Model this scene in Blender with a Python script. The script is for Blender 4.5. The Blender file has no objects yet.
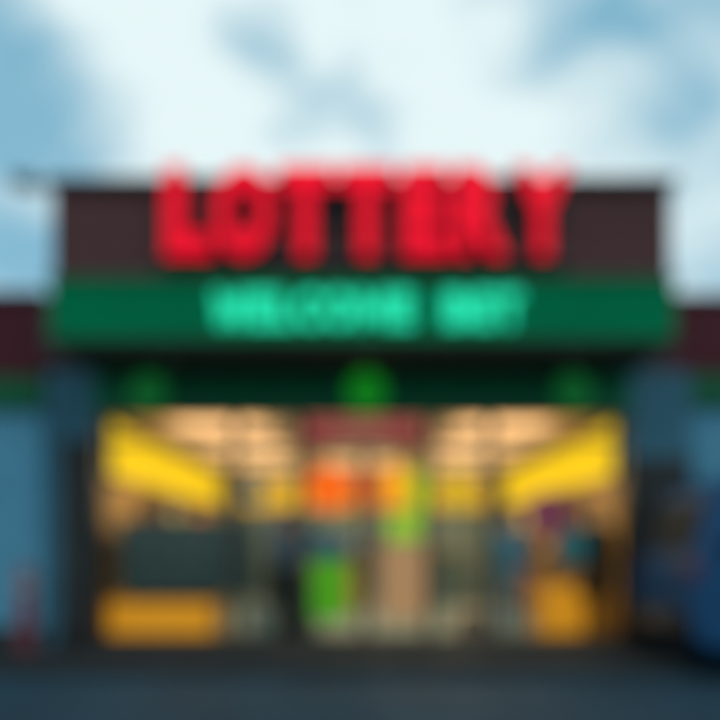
import bpy, bmesh, math, random
from mathutils import Vector, Matrix
random.seed(11)
R = math.radians
SC = bpy.context.scene
COL = SC.collection

# ------------------------------------------------------------------ camera
# eye 1.15 m above the road, 8.5 m in front of the shop front (plane Y = 0)
EYE, DIST, FPX = 1.15, 8.5, 740.0
cam = bpy.data.cameras.new('camera')
cam.sensor_width = 36.0
cam.lens = 36.0 * FPX / 720.0
cam.shift_y = (545 - 360) / 720.0
cam.shift_x = -1 / 720.0
cam.clip_start, cam.clip_end = 0.05, 3000
cam.dof.use_dof = True                    # the photograph is thrown out of focus by its lens
cam.dof.focus_distance = 0.5
cam.dof.aperture_fstop = 1.42
co = bpy.data.objects.new('camera', cam)
COL.objects.link(co)
co.location = (0, -DIST, EYE)
co.rotation_euler = (R(90), 0, 0)
SC.camera = co

# ------------------------------------------------------------------ materials
def mat(name, col, rough=0.6, metal=0.0, var=0.12, scale=6.0, bump=0.0, emit=None, es=1.0, coat=0.0, spec=0.15):
    m = bpy.data.materials.new(name); m.use_nodes = True
    nt = m.node_tree; b = nt.nodes['Principled BSDF']
    b.inputs['Roughness'].default_value = rough
    b.inputs['Metallic'].default_value = metal
    b.inputs['Coat Weight'].default_value = coat
    b.inputs['Specular IOR Level'].default_value = spec
    tc = nt.nodes.new('ShaderNodeTexCoord')
    n = nt.nodes.new('ShaderNodeTexNoise'); n.inputs['Scale'].default_value = scale
    n.inputs['Detail'].default_value = 6
    nt.links.new(tc.outputs['Object'], n.inputs['Vector'])
    r = nt.nodes.new('ShaderNodeMapRange')
    r.inputs['From Min'].default_value = 0.25; r.inputs['From Max'].default_value = 0.75
    r.inputs['To Min'].default_value = 1 - var; r.inputs['To Max'].default_value = 1 + var
    nt.links.new(n.outputs['Fac'], r.inputs['Value'])
    mx = nt.nodes.new('ShaderNodeVectorMath'); mx.operation = 'SCALE'
    mx.inputs[0].default_value = col[:3]
    nt.links.new(r.outputs['Result'], mx.inputs['Scale'])
    nt.links.new(mx.outputs['Vector'], b.inputs['Base Color'])
    if bump:
        bp = nt.nodes.new('ShaderNodeBump'); bp.inputs['Strength'].default_value = bump
        bp.inputs['Distance'].default_value = 0.01
        n2 = nt.nodes.new('ShaderNodeTexNoise'); n2.inputs['Scale'].default_value = scale * 8
        nt.links.new(tc.outputs['Object'], n2.inputs['Vector'])
        nt.links.new(n2.outputs['Fac'], bp.inputs['Height'])
        nt.links.new(bp.outputs['Normal'], b.inputs['Normal'])
    if emit:
        b.inputs['Emission Color'].default_value = (*emit, 1)
        b.inputs['Emission Strength'].default_value = es
    return m

def brick_mat(name, c1, c2, mortar, w=0.24, h=0.075, rough=0.8):
    m = mat(name, c1, rough)
    nt = m.node_tree; b = nt.nodes['Principled BSDF']
    tc = nt.nodes.new('ShaderNodeTexCoord')
    sx = nt.nodes.new('ShaderNodeSeparateXYZ'); cx = nt.nodes.new('ShaderNodeCombineXYZ')
    ad = nt.nodes.new('ShaderNodeMath'); ad.operation = 'ADD'
    nt.links.new(tc.outputs['Object'], sx.inputs[0])
    nt.links.new(sx.outputs['X'], ad.inputs[0]); nt.links.new(sx.outputs['Y'], ad.inputs[1])
    nt.links.new(ad.outputs[0], cx.inputs['X']); nt.links.new(sx.outputs['Z'], cx.inputs['Y'])
    br = nt.nodes.new('ShaderNodeTexBrick'); br.inputs['Scale'].default_value = 1
    br.inputs['Brick Width'].default_value = w; br.inputs['Row Height'].default_value = h
    br.inputs['Mortar Size'].default_value = 0.006
    br.inputs['Color1'].default_value = (*c1, 1); br.inputs['Color2'].default_value = (*c2, 1)
    br.inputs['Mortar'].default_value = (*mortar, 1)
    nt.links.new(cx.outputs[0], br.inputs['Vector'])
    nt.links.new(br.outputs['Color'], b.inputs['Base Color'])
    return m

def glass_mat(name, tint=(0.93, 0.96, 0.95)):
    m = bpy.data.materials.new(name); m.use_nodes = True
    nt = m.node_tree; nt.nodes.clear()
    out = nt.nodes.new('ShaderNodeOutputMaterial')
    tr = nt.nodes.new('ShaderNodeBsdfTransparent'); tr.inputs[0].default_value = (*tint, 1)
    gl = nt.nodes.new('ShaderNodeBsdfGlossy'); gl.inputs['Roughness'].default_value = 0.02
    fr = nt.nodes.new('ShaderNodeFresnel'); fr.inputs['IOR'].default_value = 1.22
    mx = nt.nodes.new('ShaderNodeMixShader')
    nt.links.new(fr.outputs[0], mx.inputs[0]); nt.links.new(tr.outputs[0], mx.inputs[1])
    nt.links.new(gl.outputs[0], mx.inputs[2]); nt.links.new(mx.outputs[0], out.inputs['Surface'])
    return m

M = dict(
    asphalt=mat('asphalt', (0.010, 0.040, 0.066), 0.75, spec=0.2, var=0.35, scale=1.3, bump=0.5),
    paving=mat('paving_slabs', (0.022, 0.026, 0.028), 0.75, var=0.3, scale=3, bump=0.3),
    kerb=mat('kerb_stone', (0.028, 0.034, 0.038), 0.8, var=0.25, scale=9, bump=0.3),
    parapet=brick_mat('brown_cladding', (0.105, 0.046, 0.048), (0.088, 0.040, 0.042), (0.05, 0.03, 0.03), 0.9, 0.22),
    cap=mat('dark_metal_coping', (0.045, 0.048, 0.052), 0.45, 0.3),
    green=mat('green_fascia', (0.0, 0.19, 0.080), 0.8, spec=0.03, var=0.08, scale=2),
    darkgreen=mat('dark_green_lintel', (0.004, 0.15, 0.065), 0.7, var=0.12),
    soffit=mat('dark_soffit', (0.075, 0.085, 0.060), 0.8),
    shadewall=mat('shaded_blue_render', (0.045, 0.14, 0.20), 0.85, var=0.10, scale=2.5, bump=0.25),  # darker version of the blue render: canopy shade put into the colour
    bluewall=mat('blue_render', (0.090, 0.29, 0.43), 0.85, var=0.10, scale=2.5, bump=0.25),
    maroon=mat('maroon_fascia', (0.075, 0.012, 0.022), 0.6, var=0.15),
    wingreen=mat('wing_green', (0.004, 0.11, 0.045), 0.5),
    pilaster=mat('charcoal_tile', (0.028, 0.032, 0.034), 0.5, var=0.2, scale=4),
    frame=mat('charcoal_frame', (0.05, 0.05, 0.045), 0.4, 0.5),
    glass=glass_mat('window_glass'),
    redlit=mat('red_lit_letter', (0.25, 0.0, 0.008), 0.4, emit=(0.80, 0.0, 0.018), es=1.0, var=0.02),
    redside=mat('red_letter_return', (0.30, 0.004, 0.012), 0.4, var=0.05),
    mintlit=mat('mint_lit_letter', (0.02, 0.3, 0.2), 0.4, emit=(0.01, 0.66, 0.35), es=1.05, var=0.02),
    greenlamp=mat('green_lamp_glow', (0.01, 0.25, 0.02), 0.4, emit=(0.003, 0.14, 0.006), es=1.0),
    greenlampdim=mat('green_lamp_dim', (0.01, 0.15, 0.03), 0.4, emit=(0.002, 0.065, 0.012), es=1.0),
    metal=mat('brushed_metal', (0.35, 0.36, 0.37), 0.35, 0.9),
    black=mat('black_plastic', (0.02, 0.02, 0.022), 0.5),
    inwall=mat('ochre_inner_wall', (0.42, 0.24, 0.07), 0.8),
    backwall=mat('olive_back_wall', (0.15, 0.20, 0.19), 0.8),
    ceiling=mat('cream_ceiling', (0.86, 0.60, 0.38), 0.9),
    floor=mat('grey_shop_floor', (0.12, 0.155, 0.15), 0.5, var=0.15, scale=2),
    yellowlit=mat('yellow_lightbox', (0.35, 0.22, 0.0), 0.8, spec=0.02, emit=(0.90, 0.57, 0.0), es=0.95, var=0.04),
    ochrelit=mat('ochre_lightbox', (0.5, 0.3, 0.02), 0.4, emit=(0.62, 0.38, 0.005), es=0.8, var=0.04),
    orangeglow=mat('orange_panel_glow', (0.5, 0.2, 0.02), 0.4, emit=(0.62, 0.245, 0.008), es=0.85, var=0.04),  # orange base panels, no lamps: emission added to brighten them
    brownorange=mat('dull_orange_panel', (0.35, 0.16, 0.02), 0.5, emit=(0.30, 0.12, 0.01), es=0.5),  # weaker added glow for the plinth and counter bodies
    lamp=mat('ceiling_lamp_diffuser', (0.8, 0.7, 0.55), 0.5, emit=(0.72, 0.45, 0.22), es=0.9),
    cabinet=mat('slate_cabinet', (0.085, 0.13, 0.13), 0.6),
    cabinet2=mat('slate_cabinet_door', (0.075, 0.12, 0.12), 0.5),
    wood=mat('light_wood', (0.35, 0.23, 0.11), 0.6, var=0.25),
    shelf=mat('brown_shelving', (0.20, 0.13, 0.06), 0.6),
    card=mat('cardboard', (0.42, 0.30, 0.21), 0.8),
    grey=mat('pale_grey_plastic', (0.32, 0.34, 0.30), 0.6),
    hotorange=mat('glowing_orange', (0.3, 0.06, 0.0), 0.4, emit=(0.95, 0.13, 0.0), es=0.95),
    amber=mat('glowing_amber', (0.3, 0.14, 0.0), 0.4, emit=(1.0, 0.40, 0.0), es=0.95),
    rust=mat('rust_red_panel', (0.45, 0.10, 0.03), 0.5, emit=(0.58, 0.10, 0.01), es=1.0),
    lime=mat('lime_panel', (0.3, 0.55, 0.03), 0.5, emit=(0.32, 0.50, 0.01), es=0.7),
    redboard=mat('dull_red_board', (0.42, 0.07, 0.07), 0.5, emit=(0.28, 0.035, 0.035), es=1.0),  # emission added to brighten the plain red board
    redpale=mat('dull_red_board_strip', (0.45, 0.2, 0.14), 0.5, emit=(0.25, 0.08, 0.055), es=0.9),  # paler strip of the board, with the same kind of added glow
    leaf=mat('leaf_green_poster', (0.14, 0.55, 0.02), 0.5, emit=(0.06, 0.24, 0.005), es=0.5),  # paper poster, brightened by a little added emission
    ochre=mat('ochre_poster', (0.60, 0.36, 0.06), 0.5, emit=(0.16, 0.08, 0.01), es=0.8),  # paper poster with added glow, not a light source
    tan=mat('tan_poster', (0.70, 0.36, 0.18), 0.5, emit=(0.25, 0.13, 0.06), es=0.8),  # unlit paper, its brightness lifted by added emission
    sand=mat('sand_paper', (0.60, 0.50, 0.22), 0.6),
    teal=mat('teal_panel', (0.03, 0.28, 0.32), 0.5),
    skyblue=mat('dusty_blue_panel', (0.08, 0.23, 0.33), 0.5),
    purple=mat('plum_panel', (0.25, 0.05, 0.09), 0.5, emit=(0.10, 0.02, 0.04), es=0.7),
    slateposter=mat('grey_poster', (0.16, 0.20, 0.17), 0.5),
    skin=mat('skin', (0.50, 0.28, 0.18), 0.6, var=0.05),
    bluejacket=mat('slate_blue_jacket', (0.13, 0.20, 0.32), 0.85),
    tealjacket=mat('teal_jacket', (0.11, 0.32, 0.46), 0.85),
    darkjacket=mat('dark_brown_jacket', (0.040, 0.022, 0.008), 0.85),
    trousers=mat('dark_trousers', (0.025, 0.030, 0.032), 0.9),
    browntrousers=mat('brown_trousers', (0.32, 0.13, 0.02), 0.9),
    bluetrousers=mat('blue_grey_trousers', (0.12, 0.26, 0.36), 0.9),
    shoes=mat('black_shoes', (0.015, 0.015, 0.015), 0.5),
    hair=mat('brown_hair', (0.03, 0.018, 0.010), 0.7),
    eye=mat('eye', (0.02, 0.015, 0.01), 0.2),
    lip=mat('lips', (0.35, 0.12, 0.10), 0.5),
    carpaint=mat('dark_blue_car_paint', (0.008, 0.060, 0.15), 0.5, 0.0, spec=0.12, var=0.04),
    carglass=mat('car_glass', (0.006, 0.014, 0.02), 0.6, spec=0.06),
    tyre=mat('tyre_rubber', (0.015, 0.015, 0.016), 0.85),
    rim=mat('alloy_rim', (0.12, 0.125, 0.13), 0.4, 0.7),
    redlight=mat('tail_lamp_plastic', (0.12, 0.005, 0.01), 0.2),
    whitelight=mat('head_lamp_plastic', (0.6, 0.62, 0.62), 0.15),
    redpost=mat('faded_red_post', (0.20, 0.05, 0.07), 0.6, var=0.2),
    white=mat('white_paint', (0.55, 0.57, 0.56), 0.7, var=0.2, scale=12),
    steel=mat('galvanised_steel', (0.16, 0.18, 0.19), 0.5, 0.6),
)

# ------------------------------------------------------------------ mesh helpers
class MB:
    def __init__(s): s.bm = bmesh.new()
    def box(s, x0, x1, y0, y1, z0, z1, bev=0.0):
        t = bmesh.new()
        bmesh.ops.create_cube(t, size=1.0)
        for v in t.verts:
            v.co = ((x0 + x1) / 2 + v.co.x * (x1 - x0), (y0 + y1) / 2 + v.co.y * (y1 - y0), (z0 + z1) / 2 + v.co.z * (z1 - z0))
        if bev: bmesh.ops.bevel(t, geom=t.edges[:], offset=bev, segments=2, profile=0.5, affect='EDGES')
        s.add(t); return s
    def add(s, t):
        me = bpy.data.meshes.new('t'); t.to_mesh(me); t.free(); s.bm.from_mesh(me); bpy.data.meshes.remove(me)
    def cyl(s, c, r, h, axis='Z', seg=24, r2=None, bev=0.0):
        t = bmesh.new()
        bmesh.ops.create_cone(t, cap_ends=True, segments=seg, radius1=r, radius2=r if r2 is None else r2, depth=h)
        if bev:
            es = [e for e in t.edges if abs(e.verts[0].co.z - e.verts[1].co.z) < 1e-5]
            bmesh.ops.bevel(t, geom=es, offset=bev, segments=3, profile=0.5, affect='EDGES')
        rot = {'Z': Matrix(), 'Y': Matrix.Rotation(R(90), 4, 'X'), 'X': Matrix.Rotation(R(90), 4, 'Y')}[axis]
        bmesh.ops.transform(t, matrix=Matrix.Translation(c) @ rot, verts=t.verts[:])
        s.add(t); return s
    def sph(s, c, r, sc=(1, 1, 1), seg=20):
        t = bmesh.new()
        bmesh.ops.create_uvsphere(t, u_segments=seg, v_segments=seg // 2 + 2, radius=r)
        bmesh.ops.transform(t, matrix=Matrix.Translation(c) @ Matrix.Diagonal((*sc, 1)), verts=t.verts[:])
        s.add(t); return s
    def prism(s, pts, y0, y1, bev=0.0):          # outline in X-Z, given depth in Y
        t = bmesh.new()
        a = [t.verts.new((x, y0, z)) for x, z in pts]; b = [t.verts.new((x, y1, z)) for x, z in pts]
        t.faces.new(a); t.faces.new(b[::-1])
        for i in range(len(pts)):
            j = (i + 1) % len(pts); t.faces.new((a[j], a[i], b[i], b[j]))
        bmesh.ops.recalc_face_normals(t, faces=t.faces[:])
        if bev:
            bmesh.ops.bevel(t, geom=[e for e in t.edges if abs(e.verts[0].co.y - e.verts[1].co.y) < 1e-5], offset=bev, segments=3, profile=0.5, affect='EDGES')
        s.add(t); return s
    def bar(s, p, q, r, seg=10):
        p, q = Vector(p), Vector(q); d = q - p
        t = bmesh.new(); bmesh.ops.create_cone(t, cap_ends=True, segments=seg, radius1=r, radius2=r, depth=d.length)
        bmesh.ops.transform(t, matrix=Matrix.Translation((p + q) / 2) @ d.to_track_quat('Z', 'Y').to_matrix().to_4x4(), verts=t.verts[:])
        s.add(t); return s
    def build(s, name, m, parent=None, smooth=False, loc=None):
        me = bpy.data.meshes.new(name)
        if smooth:
            for f in s.bm.faces: f.smooth = True
        s.bm.to_mesh(me); s.bm.free()
        if m: me.materials.append(m)
        return link(name, me, parent, loc)
def link(name, me, parent=None, loc=None):
    o = bpy.data.objects.new(name, me); COL.objects.link(o)
    if parent: o.parent = parent
    if loc: o.location = loc
    return o
def tag(o, label, cat, group=None):
    o['label'] = label; o['category'] = cat
    if group: o['group'] = group
    return o
def thing(name, label, cat, loc=(0, 0, 0), rz=0, group=None):
    o = bpy.data.objects.new(name, None); COL.objects.link(o)
    o.location = loc; o.rotation_euler = (0, 0, rz); o.empty_display_size = 0.2
    return tag(o, label, cat, group)
def struct(o): o['kind'] = 'structure'; return o
def dup(o, loc, label=None, rz=None):
    def rec(a, p):
        c = a.copy(); COL.objects.link(c)
        if p: c.parent = p
        for k in [k for k in a.children]: rec(k, c)
        return c
    c = rec(o, None); c.location = loc
    if rz is not None: c.rotation_euler = (0, 0, rz)
    if label: c['label'] = label
    return c
def glyph(ch, x0, x1, y, z0, z1, depth, bold, name, m, parent, mside=None):
    cu = bpy.data.curves.new('glyph', 'FONT'); cu.body = ch; cu.offset = bold; cu.extrude = 0.1; cu.resolution_u = 6
    cu.bevel_depth = 0.0
    o = bpy.data.objects.new('glyph', cu); COL.objects.link(o)
    bpy.context.view_layer.update()
    dg = bpy.context.evaluated_depsgraph_get()
    me = bpy.data.meshes.new_from_object(o.evaluated_get(dg))
    bpy.data.objects.remove(o); bpy.data.curves.remove(cu)
    xs = [v.co.x for v in me.vertices]; ys = [v.co.y for v in me.vertices]; zs = [v.co.z for v in me.vertices]
    ax, bx, ay, by, az, bz = min(xs), max(xs), min(ys), max(ys), min(zs), max(zs)
    for v in me.vertices:
        v.co = (x0 + (v.co.x - ax) / (bx - ax) * (x1 - x0), y - (v.co.z - az) / (bz - az) * depth, z0 + (v.co.y - ay) / (by - ay) * (z1 - z0))
    me.materials.clear(); me.materials.append(m)
    if mside:
        me.materials.append(mside)
        for p in me.polygons:
            p.material_index = 0 if p.normal.y < -0.9 else 1
    me.name = name
    return link(name, me, parent)

def outline_letter(ch, x0, x1, y, z0, z1, depth, name, m, parent):
    w, h = x1 - x0, z1 - z0
    t = 0.23
    pts = [(0, 0), (t, 0), (t, 0.62), (0.5 - t * 0.28, 0.12), (0.5 + t * 0.28, 0.12), (1 - t, 0.62), (1 - t, 0), (1, 0), (1, 1), (1 - t * 1.1, 1), (0.5, 0.45), (t * 1.1, 1), (0, 1)]
    if ch == 'W': pts = [(0, 1), (t, 1), (t * 1.35, 0.42), (0.5 - t * 0.4, 0.86), (0.5 + t * 0.4, 0.86), (1 - t * 1.35, 0.42), (1 - t, 1), (1, 1), (0.86, 0), (0.64, 0), (0.5, 0.42), (0.36, 0), (0.14, 0)]
    return MB().prism([(x0 + a * w, z0 + b * h) for a, b in pts], y - depth, y).build(name, m, parent)

# ------------------------------------------------------------------ ground
def sheet(name, x0, x1, y0, y1, z, m):
    b = bmesh.new(); vs = [b.verts.new(p) for p in ((x0, y0, z), (x1, y0, z), (x1, y1, z), (x0, y1, z))]; b.faces.new(vs)
    me = bpy.data.meshes.new(name); b.to_mesh(me); b.free(); me.materials.append(m)
    return struct(link(name, me))
sheet('ground', -900, 900, -900, 1500, -0.13, M['kerb'])
sheet('road', -60, 60, -40, 9.0, -0.12, M['asphalt'])
struct(MB().box(-3.72, 3.18, -1.18, -0.002, -0.118, -0.005, 0.008).build('pavement', M['paving']))
struct(MB().box(-3.74, 3.20, -1.32, -1.182, -0.118, 0.0, 0.015).build('kerb', M['kerb']))
for i, x in enumerate((-4.2, -1.4, 1.4, 4.2)):
    struct(MB().box(x - 0.05, x + 0.05, -9.8, -5.2, -0.118, -0.114).build('parking_line', M['white']))

# ------------------------------------------------------------------ the shop building
shop = thing('shop_building', 'low brown shop with green fascia, glazed front and the red letters on its parapet', 'shop')
XL, XR = -3.08, 3.11
MB().box(-3.62, XL - 0.362, 0.0, 8.0, -0.1, 3.15).build('side_wall', M['shadewall'], shop)
MB().box(XR + 0.162, 3.80, 0.402, 8.0, -0.1, 3.15).build('side_wall', M['shadewall'], shop)
MB().box(XL - 0.36, XL - 0.002, 0.02, 0.4, 2.352, 3.15).build('upper_wall', M['shadewall'], shop)
MB().box(XR + 0.002, 3.80, 0.02, 0.4, 2.152, 3.15).build('upper_wall', M['shadewall'], shop)
for x0, x1, zt in ((XL - 0.36, XL - 0.002, 2.35), (XR + 0.002, 3.80, 2.15)):
    p = MB().box(x0, x1, -0.04, 0.4, 0.0, zt, 0.01).build('pilaster', M['pilaster'], shop)
    MB().box(x0 - 0.015, x1 + 0.015, -0.075, -0.042, 0.0, 0.22, 0.006).build('plinth', M['black'], p)
MB().box(XL, XR, 0.0, 0.35, 2.66, 3.15).build('lintel', M['darkgreen'], shop)
MB().box(-3.12, 3.14, 0.0, 0.35, 3.152, 3.829).build('front_wall', M['darkgreen'], shop)
MB().box(-3.12, 3.14, -1.08, -0.003, 3.152, 3.20).build('soffit', M['soffit'], shop)
MB().box(-3.12, 3.14, -1.10, -0.003, 3.202, 3.828, 0.01).build('fascia', M['green'], shop)
MB().box(-3.14, 3.16, -1.13, -1.102, 3.20, 3.235, 0.005).box(-3.14, 3.16, -1.13, -1.102, 3.79, 3.835, 0.005).build('fascia_trim', M['darkgreen'], shop)
MB().box(-3.11, 3.12, -1.04, 0.35, 3.832, 4.76).build('parapet', M['parapet'], shop)
MB().box(-3.16, 3.17, -1.12, 0.42, 4.762, 4.83, 0.012).build('coping', M['cap'], shop)
MB().box(-3.6, 3.6, 0.36, 8.0, 3.16, 3.4).build('roof', M['cap'], shop)
MB().box(-3.26, 3.27, 0.05, 8.0, -0.1, -0.001).build('floor', M['floor'], shop)
MB().box(-3.26, 3.27, 0.36, 8.0, 2.76, 2.9).build('ceiling', M['ceiling'], shop)
MB().box(-3.25, -3.09, 0.41, 8.0, 0.0, 2.758).build('inner_wall', M['inwall'], shop)
MB().box(3.12, 3.26, 0.41, 8.0, 0.0, 2.758).build('inner_wall', M['inwall'], shop)
MB().box(-3.09, 3.12, 7.6, 7.8, 0.0, 2.758).build('back_wall', M['backwall'], shop)
MB().box(XL, XR, -0.02, 0.14, -0.1, 0.04, 0.006).build('sill', M['pilaster'], shop)
def window(x0, x1, z0=0.04, z1=2.66, bars=(), name='window'):
    f = MB()
    w = 0.045
    f.box(x0, x0 + w, 0.02, 0.10, z0, z1, 0.004).box(x1 - w, x1, 0.02, 0.10, z0, z1, 0.004)
    f.box(x0 + w, x1 - w, 0.022, 0.098, z0, z0 + w + 0.02, 0.004).box(x0 + w, x1 - w, 0.022, 0.098, z1 - w, z1 - 0.001, 0.004)
    for zb in bars: f.box(x0 + w, x1 - w, 0.024, 0.096, zb - 0.02, zb + 0.02, 0.004)
    o = f.build(name, M['frame'], shop)
    MB().box(x0 + w, x1 - w, 0.056, 0.062, z0 + w + 0.02, z1 - w).build('pane', M['glass'], o)
    return o
window(XL + 0.002, -1.452, bars=(2.36,))
window(-1.45, -0.702, bars=(2.36,))
window(0.792, 1.478, bars=(2.36,))
window(1.48, XR - 0.002, bars=(2.36,))
for x0, x1, hx in ((-0.70, 0.043, -0.03), (0.047, 0.79, 0.12)):
    d = window(x0, x1, 0.045, 2.30, name='door')
    MB().bar((hx, -0.03, 0.85), (hx, -0.03, 1.35), 0.014).bar((hx, -0.03, 0.9), (hx, 0.022, 0.9), 0.009).bar((hx, -0.03, 1.3), (hx, 0.022, 1.3), 0.009).build('handle', M['metal'], d, True)
window(-0.70, 0.79, 2.302, 2.658, name='transom')

# the two lower wings either side
def wing(x0, x1, yf, label, a=2.72, b=3.10, c=4.01):
    t = thing('neighbour_building', label, 'building', ((x0 + x1) / 2, yf, 0), group='blue wings flanking the shop')
    h = (x1 - x0) / 2
    MB().box(-h, h, 0.0, 6.0, -0.12, a).build('wall', M['bluewall'], t)
    MB().box(-h - 0.02, h + 0.02, -0.08, 6.02, a + 0.002, b, 0.01).build('green_band', M['wingreen'], t)
    MB().box(-h - 0.02, h + 0.02, -0.10, 6.02, b + 0.002, c, 0.01).build('fascia', M['maroon'], t)
    MB().box(-h - 0.04, h + 0.04, -0.14, 6.05, c + 0.002, c + 0.06, 0.01).build('coping', M['cap'], t)
    MB().box(-h, h, -0.03, -0.002, -0.118, 0.2, 0.005).build('plinth', M['pilaster'], t)
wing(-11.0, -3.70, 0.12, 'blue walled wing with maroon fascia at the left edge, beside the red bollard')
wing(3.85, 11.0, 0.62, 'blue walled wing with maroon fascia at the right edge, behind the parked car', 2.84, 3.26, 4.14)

# ------------------------------------------------------------------ signs on the facade
sg = thing('lottery_sign', 'big glowing red LOTTERY letters standing in front of the brown parapet', 'sign', (0, 0, 0))
MB().box(-2.0, 2.08, -1.12, -1.06, 3.96, 4.02).box(-2.0, 2.08, -1.12, -1.06, 4.45, 4.51).build('mounting_rail', M['cap'], sg)
xs = [(-1.93, -1.46), (-1.44, -0.86), (-0.82, -0.26), (-0.22, 0.34), (0.41, 0.86), (0.92, 1.44), (1.50, 2.07)]
for ch, (a, b) in zip('LOTTERY', xs):
    glyph(ch, a, b, -1.122, 3.98, 4.88, 0.12, 0.06 if ch != 'R' else 0.05, 'letter', M['redlit'], sg, M['redside'])
ws = thing('welcome_sign', 'glowing mint green lettering along the green fascia', 'sign', (0, 0, 0))
x = -1.47
wd = {'W': 0.36, 'M': 0.36, 'L': 0.22, 'E': 0.24, 'C': 0.28, 'O': 0.32, 'B': 0.30, 'T': 0.26, ' ': 0.27}
for ch in 'WELCOME BET':
    w = wd[ch]
    if ch in 'WM': outline_letter(ch, x, x + w - 0.03, -1.105, 3.33, 3.68, 0.04, 'letter', M['mintlit'], ws)
    elif ch != ' ': glyph(ch, x, x + w - 0.025, -1.105, 3.33, 3.68, 0.04, 0.055 if ch != 'A' else 0.04, 'letter', M['mintlit'], ws)
    x += w
# green lamps on the lintel
def greenlamp(x, z, r, m, label):
    t = thing('green_lamp', label, 'lamp', (x, 0, z), group='round green lamps on the lintel')
    MB().cyl((0, -0.03, 0), r * 1.12, 0.055, 'Y', 32, bev=0.01).build('housing', M['darkgreen'], t)
    MB().sph((0, -0.06, 0), r, (1, 0.35, 1), 24).build('lens', m, t, True)
greenlamp(0.06, 2.90, 0.23, M['greenlamp'], 'brightest round green lamp, on the lintel above the red board')
greenlamp(-2.42, 2.89, 0.22, M['greenlampdim'], 'dim round green lamp on the lintel above the left yellow light box')
greenlamp(2.42, 2.89, 0.22, M['greenlampdim'], 'dim round green lamp on the lintel above the right yellow light box')
# flood light on the left corner of the parapet
t = thing('flood_light', 'grey flood light on an arm at the left corner of the parapet', 'lamp', (-3.16, -1.0, 4.78))
MB().bar((0, 0, 0), (-0.16, 0, 0.03), 0.018).build('arm', M['cap'], t)
MB().box(-0.36, -0.14, -0.08, 0.08, 0.0, 0.10, 0.012).build('lamp_head', M['cap'], t)
# spot lamps under the soffit
for x, lab in ((-2.1, 'small unlit round downlight in the soffit, leftmost'), (0.06, 'small unlit round downlight in the soffit, middle one'), (2.25, 'small unlit round downlight in the soffit, rightmost')):
    t = thing('downlight', lab, 'lamp', (x, -0.55, 3.152), group='downlights under the canopy')
    MB().cyl((0, 0, -0.02), 0.07, 0.04, 'Z', 20, bev=0.006).build('ring', M['metal'], t)
    MB().cyl((0, 0, -0.043), 0.05, 0.006, 'Z', 20).build('lens', M['grey'], t)

# ------------------------------------------------------------------ signs in the glazing
def P(px, py, Y):         # elevation drawing of the front, scaled to depth Y
    s = FPX / (DIST + Y)
    return (px - 361) / s, EYE + (545 - py) / s
def panel(name, label, cat, px0, px1, py0, py1, Y, m, border=None, group=None, th=0.03, inner=None):
    x0, z1 = P(px0, py0, Y); x1, z0 = P(px1, py1, Y)
    t = thing(name, label, cat, ((x0 + x1) / 2, Y, z0), group=group)
    w, h = (x1 - x0) / 2, z1 - z0
    MB().box(-w, w, 0, th, 0, h, 0.004).build('board', border or m, t)
    MB().box(-w + 0.02, w - 0.02, -0.006, -0.001, 0.02, h - 0.02, 0.001).build('face', m, t)
    if inner: MB().box(-w * 0.45, w * 0.45, -0.012, -0.007, h * 0.2, h * 0.8).build('stripe', inner, t)
    return t
def disc(name, label, cat, px, py, rpx, Y, m, border=None, group=None):
    x, z = P(px, py, Y); r = rpx * (DIST + Y) / FPX
    t = thing(name, label, cat, (x, Y, z), group=group)
    MB().cyl((0, 0.015, 0), r, 0.03, 'Y', 40, bev=0.005).build('rim', border or m, t)
    MB().cyl((0, -0.004, 0), r * 0.93, 0.006, 'Y', 40).build('face', m, t)
    return t
G = 0.068
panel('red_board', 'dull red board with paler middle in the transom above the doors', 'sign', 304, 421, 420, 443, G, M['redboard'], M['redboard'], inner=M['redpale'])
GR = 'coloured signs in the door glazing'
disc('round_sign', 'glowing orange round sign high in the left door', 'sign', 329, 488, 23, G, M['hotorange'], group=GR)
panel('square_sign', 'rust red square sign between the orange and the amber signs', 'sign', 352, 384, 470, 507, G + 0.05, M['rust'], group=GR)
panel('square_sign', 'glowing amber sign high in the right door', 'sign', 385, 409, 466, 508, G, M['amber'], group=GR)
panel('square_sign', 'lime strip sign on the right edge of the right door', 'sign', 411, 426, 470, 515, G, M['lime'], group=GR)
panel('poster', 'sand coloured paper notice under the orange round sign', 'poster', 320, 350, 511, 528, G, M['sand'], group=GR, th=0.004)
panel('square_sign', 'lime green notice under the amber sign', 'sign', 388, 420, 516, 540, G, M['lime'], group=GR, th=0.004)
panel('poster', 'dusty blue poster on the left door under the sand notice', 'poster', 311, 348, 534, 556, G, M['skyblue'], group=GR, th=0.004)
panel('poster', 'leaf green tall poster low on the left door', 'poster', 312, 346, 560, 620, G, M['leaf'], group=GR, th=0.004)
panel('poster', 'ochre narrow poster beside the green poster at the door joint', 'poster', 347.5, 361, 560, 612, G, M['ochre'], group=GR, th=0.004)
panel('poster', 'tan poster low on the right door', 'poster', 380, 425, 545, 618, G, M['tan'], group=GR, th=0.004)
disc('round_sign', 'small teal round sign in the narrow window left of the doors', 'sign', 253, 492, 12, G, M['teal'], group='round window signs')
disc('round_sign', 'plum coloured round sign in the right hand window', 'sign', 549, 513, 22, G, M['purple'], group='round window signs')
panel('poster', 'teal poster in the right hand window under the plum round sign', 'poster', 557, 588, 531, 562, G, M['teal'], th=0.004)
panel('poster', 'glowing yellow narrow sign in the window right of the doors', 'sign', 446, 468, 470, 510, G, M['ochrelit'], th=0.02)

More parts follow.
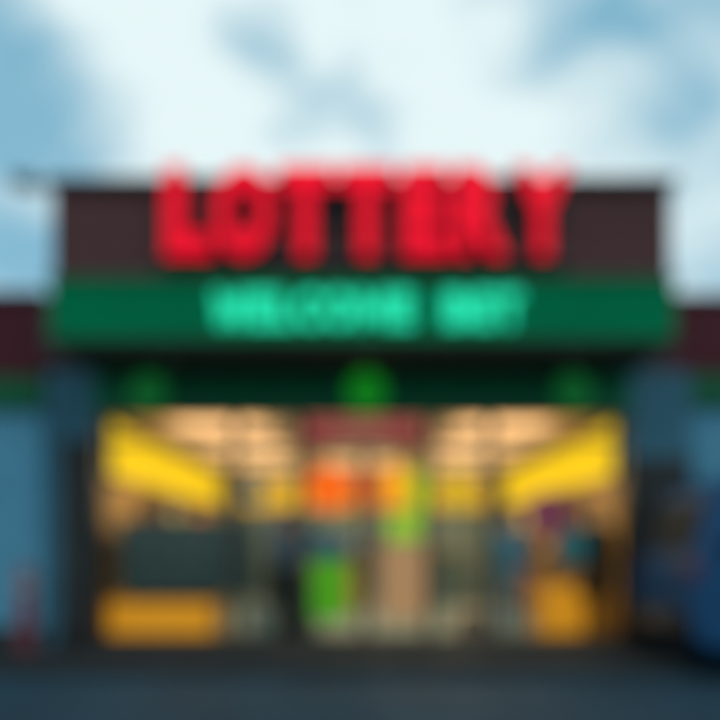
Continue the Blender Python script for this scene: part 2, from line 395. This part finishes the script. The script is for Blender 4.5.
# ------------------------------------------------------------------ shop interior
def lightbox(name, label, x, side, m):
    t = thing(name, label, 'light box', (x, 0.42, 0), group='yellow light boxes along the shop side walls')
    MB().box(-0.03, 0.03, 0, 6.9, 1.97, 2.66, 0.01).build('housing', M['wood'], t)
    MB().box(min(side * 0.032, side * 0.04), max(side * 0.032, side * 0.04), 0.02, 6.88, 1.99, 2.64).build('diffuser', m, t)
    for y in (0.6, 3.4, 6.2): MB().box(-0.02, 0.02, y - 0.02, y + 0.02, 2.661, 2.758).build('bracket', M['frame'], t)
lightbox('light_box', 'long yellow light box along the left inner wall', -3.055, 1, M['yellowlit'])
lightbox('light_box', 'long yellow light box along the right inner wall', 3.085, -1, M['yellowlit'])
t = thing('light_box', 'ochre light box across the back wall of the shop', 'light box', (0, 7.5, 1.9))
MB().box(-2.85, 2.85, 0, 0.098, 0, 0.7, 0.01).build('housing', M['wood'], t)
MB().box(-2.8, 2.8, -0.012, -0.002, 0.05, 0.65).build('diffuser', M['ochrelit'], t)
# ceiling lamps
n = 0
names = ['front left', 'front middle', 'front right', 'middle left', 'centre', 'middle right', 'back left', 'back middle', 'back right']
for y in (1.5, 3.7, 6.0):
    for x in (-1.9, 0.0, 1.9):
        t = thing('ceiling_light', 'broad lit ceiling lamp of the shop, %s one of nine' % names[n], 'lamp', (x, y, 2.76), group='ceiling lamps inside the shop')
        MB().box(-0.66, 0.66, -0.46, 0.46, -0.205, -0.16, 0.006).build('frame', M['metal'], t)
        for rx in (-0.25, 0.25): MB().bar((rx, 0, -0.16), (rx, 0, -0.001), 0.006).build('hanging_rod', M['metal'], t)
        MB().box(-0.63, 0.63, -0.43, 0.43, -0.212, -0.206).build('diffuser', M['lamp'], t)
        l = bpy.data.lights.new('ceiling_lamp', 'AREA'); l.shape = 'SQUARE'; l.size = 0.55; l.energy = 36; l.color = (1.0, 0.80, 0.55)
        lo = bpy.data.objects.new('ceiling_lamp_light', l); COL.objects.link(lo); lo.parent = t; lo.location = (0, 0, -0.22)
        l2 = l.copy(); l2.energy = 9; l2.shape = 'RECTANGLE'; l2.size = 1.25; l2.size_y = 0.85; l2.color = (1.0, 0.76, 0.5); lo2 = bpy.data.objects.new('ceiling_fill_uplight', l2); COL.objects.link(lo2); lo2.parent = t; lo2.location = (0, 0, -0.15); lo2.rotation_euler = (math.pi, 0, 0)  # upward fill light added to even out the ceiling; panel widened to carry it
        n += 1
# left display cabinet; its orange plinth front carries an added glow
t = thing('display_cabinet', 'slate grey cabinet on an orange base with added glow in the left window', 'cabinet', (-2.33, 0.75, 0))
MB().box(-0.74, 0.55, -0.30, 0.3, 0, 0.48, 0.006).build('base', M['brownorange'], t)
MB().box(-0.72, 0.53, -0.312, -0.302, 0.04, 0.45).build('glow_panel', M['orangeglow'], t)
MB().box(-0.58, 1.02, -0.34, 0.36, 0.56, 1.42, 0.01).build('body', M['cabinet'], t)
MB().box(-0.60, 1.04, -0.38, 0.38, 1.422, 1.46, 0.008).build('top', M['cabinet2'], t)
MB().box(-0.5, 0.54, -0.3, 0.3, 0.481, 0.559).build('recess', M['black'], t)
for k in range(3):
    x0 = -0.575 + k * 0.53
    d = MB().box(x0 + 0.01, x0 + 0.51, -0.362, -0.342, 0.60, 1.39, 0.006).build('cabinet_door', M['cabinet2'], t)
    MB().bar((x0 + 0.45, -0.385, 0.95), (x0 + 0.45, -0.385, 1.1), 0.008).build('handle', M['metal'], d)
# right counter
t = thing('counter', 'orange fronted service counter in the right window', 'counter', (2.60, 0.92, 0))
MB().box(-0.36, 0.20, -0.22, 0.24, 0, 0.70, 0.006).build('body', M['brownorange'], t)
MB().box(-0.34, 0.18, -0.232, -0.222, 0.05, 0.66).build('glow_panel', M['orangeglow'], t)  # orange counter front, glow put into its colour
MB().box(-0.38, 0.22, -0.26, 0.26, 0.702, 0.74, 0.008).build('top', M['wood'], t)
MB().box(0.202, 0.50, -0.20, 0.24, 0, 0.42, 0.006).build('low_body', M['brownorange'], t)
MB().box(0.225, 0.51, -0.24, 0.26, 0.422, 0.45, 0.008).build('low_top', M['wood'], t)
# shelving along side walls and products
cols = [M['ochre'], M['tan'], M['sand'], M['leaf'], M['teal'], M['skyblue'], M['card'], M['rust'], M['grey'], M['amber']]
prodcols = [mat('package_' + nm, c, 0.5) for nm, c in (('yellow', (0.6, 0.42, 0.05)), ('brown', (0.2, 0.11, 0.05)), ('cream', (0.6, 0.5, 0.33)), ('red', (0.45, 0.05, 0.04)), ('green', (0.08, 0.28, 0.06)), ('blue', (0.05, 0.14, 0.3)))]
pn = ['yellow', 'brown', 'cream', 'red', 'green', 'blue']
kinds = []
def shelf_unit(x, y, side, lab):
    t = thing('shelf_unit', lab, 'shelves', (x, y, 0), group='brown shelf units along the side walls')
    MB().box(-0.02 - side * 0.2, 0.02 - side * 0.2, -0.6, 0.6, 0.0, 1.85, 0.004).build('back_panel', M['shelf'], t)
    for yy in (-0.6, 0.575): MB().box(-0.18, 0.18, yy, yy + 0.025, 0.0, 1.85, 0.003).build('side_panel', M['shelf'], t)
    for z in (0.12, 0.55, 0.98, 1.41): MB().box(-0.178, 0.178, -0.574, 0.574, z, z + 0.025, 0.003).build('shelf', M['shelf'], t)
    rows = ('lowest', 'second', 'third', 'top')
    spots = ('near', 'middle', 'far')
    for i, z in enumerate((0.147, 0.577, 1.007, 1.437)):
        for j, yy in enumerate((-0.36, 0.0, 0.36)):
            k = random.randrange(6); hh = random.uniform(0.2, 0.33); ww = random.uniform(0.11, 0.15)
            b = MB().box(-0.12, 0.12, -ww, ww, 0, hh, 0.008).build('package', prodcols[k], None, loc=(x, y + yy, z))
            tag(b, '%s package, %s on the %s shelf of the %s' % (pn[k], spots[j], rows[i], lab.split(' unit ')[1]), 'package', 'packages on the shelf units')
for s, sn, x in ((1, 'left', -2.86), (-1, 'right', 2.89)):
    for k, (y, yn) in enumerate(((2.4, 'nearest'), (3.9, 'middle'), (5.4, 'farthest'))):
        shelf_unit(x, y, s, 'brown shelf unit %s on the %s wall' % (yn, sn))
# back counter
t = thing('counter', 'long slate grey service counter across the back of the shop', 'counter', (0.1, 6.6, 0))
MB().box(-1.9, 1.9, -0.3, 0.3, 0, 1.0, 0.01).build('body', M['cabinet'], t)
MB().box(-1.95, 1.95, -0.36, 0.34, 1.002, 1.05, 0.01).build('top', M['wood'], t)
t = thing('cash_register', 'black cash register on the back counter', 'till', (0.35, 6.6, 1.05))
MB().box(-0.2, 0.2, -0.2, 0.2, 0, 0.12, 0.01).build('drawer', M['black'], t)
MB().box(-0.14, 0.14, -0.02, 0.02, 0.18, 0.42, 0.008).bar((0, 0, 0.12), (0, 0, 0.2), 0.02).build('screen', M['frame'], t)
# low boxes near the windows
def carton(px, Y, w, d, h, m, lab):
    x, _ = P(px, 640, Y)
    t = thing('box', lab, 'box', (x, Y, 0.0))
    MB().box(-w, w, -d, d, 0, h, 0.006).build('body', m, t)
    MB().box(-w - 0.008, w + 0.008, -d - 0.008, d + 0.008, h - 0.06, h + 0.004, 0.003).build('lid', m, t)
carton(470, 0.55, 0.16, 0.15, 0.34, M['card'], 'cardboard box on the floor right of the doors')
carton(262, 0.55, 0.15, 0.15, 0.40, M['grey'], 'pale grey box on the floor left of the doors')

t = thing('ticket_machine', 'dark slate upright ticket machine left of the doors, behind the walking person', 'machine', (-0.93, 1.45, 0))
MB().box(-0.33, 0.33, -0.25, 0.25, 0, 0.95, 0.015).build('body', M['cabinet'], t)
MB().box(-0.33, 0.33, -0.12, 0.25, 0.952, 1.52, 0.015).build('head', M['skyblue'], t)
MB().box(-0.26, 0.26, -0.132, -0.122, 1.02, 1.42, 0.004).build('screen', M['frame'], t)
MB().box(-0.15, 0.15, -0.262, -0.252, 0.45, 0.60, 0.004).build('ticket_tray', M['black'], t)
# ------------------------------------------------------------------ people
def person(label, loc, rz, H, top, legs, pose, bulk=1.12, skirt=False):
    """One skinned body: joints as connected edges with a radius each."""
    s = H / 1.75
    V, E, Rr = [], [], []
    def v(p, r, link_to=None):
        V.append(tuple(c * s for c in p)); Rr.append(r * s)
        if link_to is not None: E.append((link_to, len(V) - 1))
        return len(V) - 1
    pel = v((0, 0, 0.95), 0.145)
    wa = v((0, 0, 1.08), 0.125, pel); ch = v((0, 0.01, 1.28), 0.155, wa); up = v((0, 0.01, 1.42), 0.11, ch)
    nk = v((0, -0.005, 1.50), 0.055, up); hd0 = v((0, -0.015, 1.57), 0.075, nk); hd = v((0, -0.015, 1.65), 0.092, hd0); v((0, -0.005, 1.71), 0.07, hd)
    for sd in (-1, 1):
        a = pose['arm'][0 if sd < 0 else 1]
        sh = v((sd * 0.185, 0.01, 1.40), 0.062, up)
        el = v((sd * a[0][0], a[0][1], a[0][2]), 0.047, sh)
        wr = v((sd * a[1][0], a[1][1], a[1][2]), 0.030, el)
        W, El = Vector(V[wr]) / s, Vector(V[el]) / s
        d = (W - El).normalized(); side = Vector((0, -1, 0)) if abs(d.y) < 0.7 else Vector((0, 0, 1))
        pal = v(W + d * 0.05, 0.030, wr); kn = v(W + d * 0.085, 0.028, pal)
        for k, (o, L) in enumerate(((-0.027, 0.066), (-0.009, 0.076), (0.009, 0.072), (0.027, 0.056))):
            f0 = v(W + d * 0.095 + side * o, 0.0095, kn)
            curl = Vector((-sd, 0, 0)) * 0.012
            f1 = v(W + d * (0.095 + L * 0.55) + side * o + curl * 0.5, 0.0088, f0)
            v(W + d * (0.095 + L * 0.92) + side * o + curl * 2.2, 0.0078, f1)
        t0 = v(W + d * 0.035 + side * 0.038, 0.012, pal); t1 = v(W + d * 0.07 + side * 0.055, 0.0105, t0); v(W + d * 0.095 + side * 0.058, 0.009, t1)
        lg = pose['leg'][0 if sd < 0 else 1]
        hp = v((sd * 0.095, 0, 0.88), 0.092, pel); kne = v((sd * lg[0][0], lg[0][1], 0.49), 0.060, hp)
        an = v((sd * lg[1][0], lg[1][1], 0.09), 0.042, kne); v((sd * lg[1][0], lg[1][1] - 0.03, 0.045), 0.042, an)
        v((sd * lg[1][0], lg[1][1] - 0.15, 0.035), 0.034, len(V) - 1)
    for i in (pel, wa, ch, up): Rr[i] *= bulk
    me = bpy.data.meshes.new('person'); me.from_pydata(V, E, []); o = bpy.data.objects.new('person', me); COL.objects.link(o)
    md = o.modifiers.new('skin', 'SKIN'); md.use_smooth_shade = True
    for i, r in enumerate(Rr): me.skin_vertices[0].data[i].radius = (r, r * (0.78 if i in (pel, wa, ch) else 1))
    me.skin_vertices[0].data[0].use_root = True
    ss = o.modifiers.new('sub', 'SUBSURF'); ss.levels = 2; ss.render_levels = 2
    bpy.context.view_layer.update()
    body = bpy.data.meshes.new_from_object(o.evaluated_get(bpy.context.evaluated_depsgraph_get()))
    bpy.data.objects.remove(o); bpy.data.meshes.remove(me)
    tb = bmesh.new(); tb.from_mesh(body)
    for zc in (0.96, 0.085, 1.475):
        bmesh.ops.bisect_plane(tb, geom=tb.verts[:] + tb.edges[:] + tb.faces[:], plane_co=(0, 0, zc * s), plane_no=(0, 0, 1))
    tb.to_mesh(body); tb.free()
    zmin = min(q.co.z for q in body.vertices)
    for m in (M[top], M[legs], M['skin'], M['shoes']): body.materials.append(m)
    wz = [Vector(V[i]) for i in range(len(V))]
    wrists = [i for i, r in enumerate(Rr) if abs(r - 0.030 * s) < 1e-6]
    hands = [wz[i] for i in wrists]
    for p in body.polygons:
        c = p.center; p.use_smooth = True
        idx = 0
        if c.z < 0.96 * s: idx = 1
        if c.z < 0.085 * s: idx = 3
        if c.z > 1.475 * s and abs(c.x) < 0.12 * s: idx = 2
        if abs(c.x) > 0.17 * s and c.z > 0.6 * s and c.z < 1.4 * s and c.z < 0.96 * s: idx = 0
        if min((c - h).length for h in hands) < 0.02 * s or min((c - h).length for h in hands[1::2]) < 0.16 * s and c.z < 1.4 * s: idx = 2
        p.material_index = idx
    for q in body.vertices: q.co.z -= zmin
    body.name = 'person'
    b = link('person', body); b.location = loc; b.rotation_euler = (0, 0, rz); tag(b, label, 'person')
    dz = -zmin
    if skirt:
        sk = MB().cyl((0, 0, 0), 0.25, 0.46, 'Z', 32, r2=0.165, bev=0.01)
        for q in sk.bm.verts:
            q.co.y *= 0.68; q.co.x += 0.012 * math.sin(9 * q.co.y / 0.1) * (0.23 - q.co.z)
            q.co.z += 0.84 * s + dz
        sk.build('coat_skirt', M[top], b, True)
    hz = 1.645 * s + dz
    hr = MB()
    hr.sph((0, 0.012 * s, hz + 0.035 * s), 0.098 * s, (0.93, 1.02, 0.86), 24)
    bmh = hr.bm
    bmesh.ops.delete(bmh, geom=[q for q in bmh.verts if q.co.y < -0.03 * s and q.co.z < hz + 0.055 * s], context='VERTS')
    hr.build('hair', M['hair'], b, True)
    MB().sph((-0.032 * s, -0.098 * s, hz + 0.0 * s), 0.011 * s).sph((0.032 * s, -0.098 * s, hz + 0.0 * s), 0.011 * s).build('eyes', M['eye'], b, True)
    MB().sph((0, -0.112 * s, hz - 0.022 * s), 0.015 * s, (0.8, 1, 1.5)).build('nose', M['skin'], b, True)
    MB().sph((0, -0.098 * s, hz - 0.055 * s), 0.02 * s, (1.1, 0.4, 0.35)).build('mouth', M['lip'], b, True)
    MB().sph((-0.092 * s, 0, hz), 0.02 * s, (0.4, 0.8, 1.4)).sph((0.092 * s, 0, hz), 0.02 * s, (0.4, 0.8, 1.4)).build('ears', M['skin'], b, True)
    return b
stand = dict(arm=(((0.25, 0.02, 1.12), (0.27, -0.05, 0.88)), ((0.25, 0.02, 1.12), (0.27, -0.04, 0.88))), leg=(((0.10, -0.01), (0.11, 0.02)), ((0.10, -0.01), (0.11, 0.02))))
walk = dict(arm=(((0.24, 0.06, 1.13), (0.26, 0.12, 0.90)), ((0.24, -0.05, 1.13), (0.24, -0.22, 0.97))), leg=(((0.10, -0.10), (0.10, -0.12)), ((0.10, 0.05), (0.10, 0.22))))
hold = dict(arm=(((0.24, 0.0, 1.13), (0.16, -0.22, 1.10)), ((0.24, 0.02, 1.12), (0.27, -0.04, 0.88))), leg=(((0.10, -0.01), (0.11, 0.02)), ((0.10, -0.01), (0.12, 0.0))))
person('person in a slate blue jacket and dark trousers walking left of the doors', (P(288, 0, 0.75)[0], 0.75, 0), R(200), 1.62, 'bluejacket', 'trousers', walk, 1.3)
person('person in teal clothes standing inside right of the doors', (P(509, 0, 0.45)[0], 0.45, 0), R(170), 1.60, 'tealjacket', 'bluetrousers', stand, 1.3)
person('person in a long dark brown coat and brown trousers in front of the orange counter', (2.82, 0.36, 0), R(15), 1.66, 'darkjacket', 'browntrousers', stand, 1.4, True)

# ------------------------------------------------------------------ parked car, side on, rear end in the frame
car = thing('parked_car', 'dark blue estate car parked in front of the right wing', 'car', (3.09, -0.84, -0.12)); car.scale = (1, 0.86, 1)
Lc, Wc = 4.4, 0.84
prof = [(0.03, 0.42), (0.0, 0.75), (0.03, 1.05), (0.10, 1.25), (0.25, 1.78), (0.46, 1.92), (1.6, 1.96), (2.3, 1.88), (2.72, 1.55), (3.10, 1.18), (3.35, 1.12), (4.1, 1.00), (4.33, 0.86), (4.38, 0.60), (4.32, 0.34)]
def arch(cx, r, n=12): return [(cx + r * math.cos(a), 0.34 + r * math.sin(a)) for a in [math.pi * k / n for k in range(n + 1)]]
lower = [(4.2, 0.24)] + [(3.62 + 0.38 * math.cos(math.pi * k / 12), 0.30 + 0.38 * math.sin(math.pi * k / 12)) for k in range(13)] + \
        [(0.85 + 0.38 * math.cos(math.pi * k / 12), 0.30 + 0.38 * math.sin(math.pi * k / 12)) for k in range(13)] + [(0.2, 0.26)]
b = MB(); t_ = bmesh.new()
def xs_w(z): return Wc * (1.0 if z < 1.05 else 1.0 - 0.22 * min(1, (z - 1.05) / 0.7))
outline = prof + lower
a1 = [t_.verts.new((x, -xs_w(z), z)) for x, z in outline]; a2 = [t_.verts.new((x, xs_w(z), z)) for x, z in outline]
t_.faces.new(a1); t_.faces.new(a2[::-1])
for i in range(len(outline)):
    j = (i + 1) % len(outline); t_.faces.new((a1[j], a1[i], a2[i], a2[j]))
bmesh.ops.recalc_face_normals(t_, faces=t_.faces[:])
bmesh.ops.bevel(t_, geom=[e for e in t_.edges if (e.verts[0].co.y > 0) == (e.verts[1].co.y > 0)], offset=0.035, segments=3, profile=0.5, affect='EDGES')
b.add(t_); b.build('body', M['carpaint'], car, False)
for sgn in (-1, 1):
    g = MB()
    for pts in ([(0.30, 1.18), (0.44, 1.74), (1.30, 1.80), (1.30, 1.18)], [(1.36, 1.18), (1.36, 1.80), (2.08, 1.76), (2.08, 1.18)], [(2.14, 1.18), (2.14, 1.74), (2.55, 1.48), (2.90, 1.20), (2.90, 1.18)]):
        tt = bmesh.new()
        f = [tt.verts.new((x, sgn * (xs_w(z) + 0.004), z)) for x, z in pts]; k2 = [tt.verts.new((x, sgn * (xs_w(z) - 0.01), z)) for x, z in pts]
        tt.faces.new(f); tt.faces.new(k2[::-1])
        for i in range(len(pts)):
            j = (i + 1) % len(pts); tt.faces.new((f[j], f[i], k2[i], k2[j]))
        bmesh.ops.recalc_face_normals(tt, faces=tt.faces[:]); g.add(tt)
    g.build('side_window', M['carglass'], car)
    for x0, x1 in ((1.33, 2.10), (2.12, 2.98)):
        dr = MB().box(x0, x1, sgn * (Wc + 0.001) - 0.004, sgn * (Wc + 0.001) + 0.004, 0.42, 1.12, 0.003).build('door', M['carpaint'], car)
        MB().box(x0 + 0.06, x0 + 0.22, sgn * (Wc + 0.02) - 0.012, sgn * (Wc + 0.02) + 0.012, 0.98, 1.01, 0.005).build('handle', M['metal'], dr)
    MB().box(0.0, 0.10, sgn * 0.76 - 0.06, sgn * 0.76 + 0.06, 0.94, 1.10, 0.02).build('tail_light', M['redlight'], car)
    MB().box(4.18, 4.34, sgn * 0.62 - 0.14, sgn * 0.62 + 0.14, 0.76, 0.90, 0.02).build('headlight', M['whitelight'], car)
    MB().box(2.92, 3.08, sgn * 0.92 - 0.09, sgn * 0.92 + 0.09, 1.15, 1.28, 0.02).build('wing_mirror', M['carpaint'], car)
    for cx in (0.85, 3.62):
        w = MB().cyl((cx, sgn * 0.72, 0.34), 0.34, 0.22, 'Y', 36, bev=0.03).build('wheel', M['tyre'], car, True)
        r_ = MB().cyl((cx, sgn * 0.832, 0.34), 0.20, 0.012, 'Y', 30)
        for k in range(5):
            an = 2 * math.pi * k / 5; r_.bar((cx, sgn * 0.84, 0.34), (cx + 0.19 * math.cos(an), sgn * 0.84, 0.34 + 0.19 * math.sin(an)), 0.02)
        r_.build('rim', M['rim'], w)
MB().box(-0.06, 0.10, -0.80, 0.80, 0.36, 0.62, 0.04).build('rear_bumper', M['black'], car)
MB().box(4.30, 4.44, -0.78, 0.78, 0.30, 0.56, 0.04).build('front_bumper', M['black'], car)
MB().box(-0.075, -0.062, -0.26, 0.26, 0.46, 0.57, 0.002).build('number_plate', M['steel'], car)
tt = MB().prism([(0.06, 1.22), (0.21, 1.70), (0.24, 1.70), (0.09, 1.22)], -0.60, 0.60); tt.build('rear_window', M['carglass'], car)
tt = MB().prism([(2.76, 1.48), (3.08, 1.20), (3.12, 1.21), (2.80, 1.49)], -0.62, 0.62); tt.build('windscreen', M['carglass'], car)

# ------------------------------------------------------------------ bollard
t = thing('bollard', 'faded red bollard standing before the left blue wall', 'bollard', (-3.66, -0.42, -0.118))
MB().cyl((0, 0, 0.49), 0.085, 0.98, 'Z', 24, bev=0.02).build('post', M['redpost'], t, True)
MB().sph((0, 0, 0.98), 0.085, (1, 1, 0.6)).build('cap', M['redpost'], t, True)
MB().cyl((0, 0, 0.82), 0.087, 0.08, 'Z', 24).build('band', M['grey'], t, True)

# ------------------------------------------------------------------ sky, sun
w = bpy.data.worlds.new('World'); SC.world = w; w.use_nodes = True
nt = w.node_tree; nt.nodes.clear()
N = nt.nodes.new; Lk = nt.links.new
out = N('ShaderNodeOutputWorld'); bg = N('ShaderNodeBackground'); bg.inputs['Strength'].default_value = 0.1
sky = N('ShaderNodeTexSky'); sky.sky_type = 'NISHITA'; sky.sun_disc = False
sky.sun_elevation = R(48); sky.sun_rotation = R(152)
tc = N('ShaderNodeTexCoord')
def math_(op, a, b=None, c=None):
    n_ = N('ShaderNodeMath'); n_.operation = op
    for i, v_ in enumerate((a, b, c)):
        if v_ is None: continue
        if isinstance(v_, (int, float)): n_.inputs[i].default_value = v_
        else: Lk(v_, n_.inputs[i])
    return n_.outputs[0]
nz = N('ShaderNodeTexNoise'); nz.inputs['Scale'].default_value = 6.5; nz.inputs['Detail'].default_value = 7; nz.inputs['Roughness'].default_value = 0.5
nz.inputs['Distortion'].default_value = 0.4
mp = N('ShaderNodeMapping'); mp.inputs['Scale'].default_value = (1, 1, 1.7); mp.inputs['Location'].default_value = (3.1, 0.4, 1.3)
Lk(tc.outputs['Generated'], mp.inputs['Vector']); Lk(mp.outputs[0], nz.inputs['Vector'])
cover = math_('MULTIPLY_ADD', nz.outputs['Fac'], 2.8, -0.60)
for (px, py, rad, amt) in ((5, 88, 0.14, 1.1), (378, 100, 0.10, 0.22), (700, 30, 0.17, 0.35), (245, 55, 0.08, 0.08), (565, 55, 0.10, 0.2), (15, 262, 0.12, 0.8), (712, 262, 0.13, 0.55), (620, 110, 0.08, -0.2), (375, 35, 0.09, -0.5), (190, 118, 0.11, -0.5), (490, 135, 0.10, -0.5), (110, 25, 0.07, -0.4), (20, 175, 0.06, -0.3)):
    d = Vector(((px - 361) / FPX, 1, (545 - py) / FPX)).normalized()
    vm = N('ShaderNodeVectorMath'); vm.operation = 'DISTANCE'; Lk(tc.outputs['Generated'], vm.inputs[0]); vm.inputs[1].default_value = d
    mr = N('ShaderNodeMapRange'); mr.interpolation_type = 'SMOOTHSTEP'
    mr.inputs['From Min'].default_value = 0.0; mr.inputs['From Max'].default_value = rad * 1.3
    mr.inputs['To Min'].default_value = amt; mr.inputs['To Max'].default_value = 0.0
    Lk(vm.outputs['Value'], mr.inputs['Value'])
    cover = math_('SUBTRACT', cover, mr.outputs[0])
cl = N('ShaderNodeClamp'); Lk(cover, cl.inputs[0])
mixb = N('ShaderNodeMix'); mixb.data_type = 'RGBA'; mixb.inputs[0].default_value = 0.75
Lk(sky.outputs[0], mixb.inputs[6]); mixb.inputs[7].default_value = (2.6, 5.7, 7.3, 1)
mix = N('ShaderNodeMix'); mix.data_type = 'RGBA'
Lk(cl.outputs[0], mix.inputs[0]); Lk(mixb.outputs[2], mix.inputs[6]); mix.inputs[7].default_value = (8.0, 9.35, 9.5, 1)
Lk(mix.outputs[2], bg.inputs['Color']); Lk(bg.outputs[0], out.inputs['Surface'])
sl = bpy.data.lights.new('sun', 'SUN'); sl.energy = 0.5; sl.angle = R(20); sl.color = (1.0, 0.97, 0.92)
so = bpy.data.objects.new('sun', sl); COL.objects.link(so)
so.rotation_euler = (R(42), 0, R(28)); so.location = (0, -5, 20)

SC.view_settings.view_transform = 'Standard'
SC.view_settings.look = 'None'
SC.view_settings.gamma = 1.0
SC.view_settings.exposure = 0.0
SC.cycles.max_bounces = 8
SC.cycles.transparent_max_bounces = 12
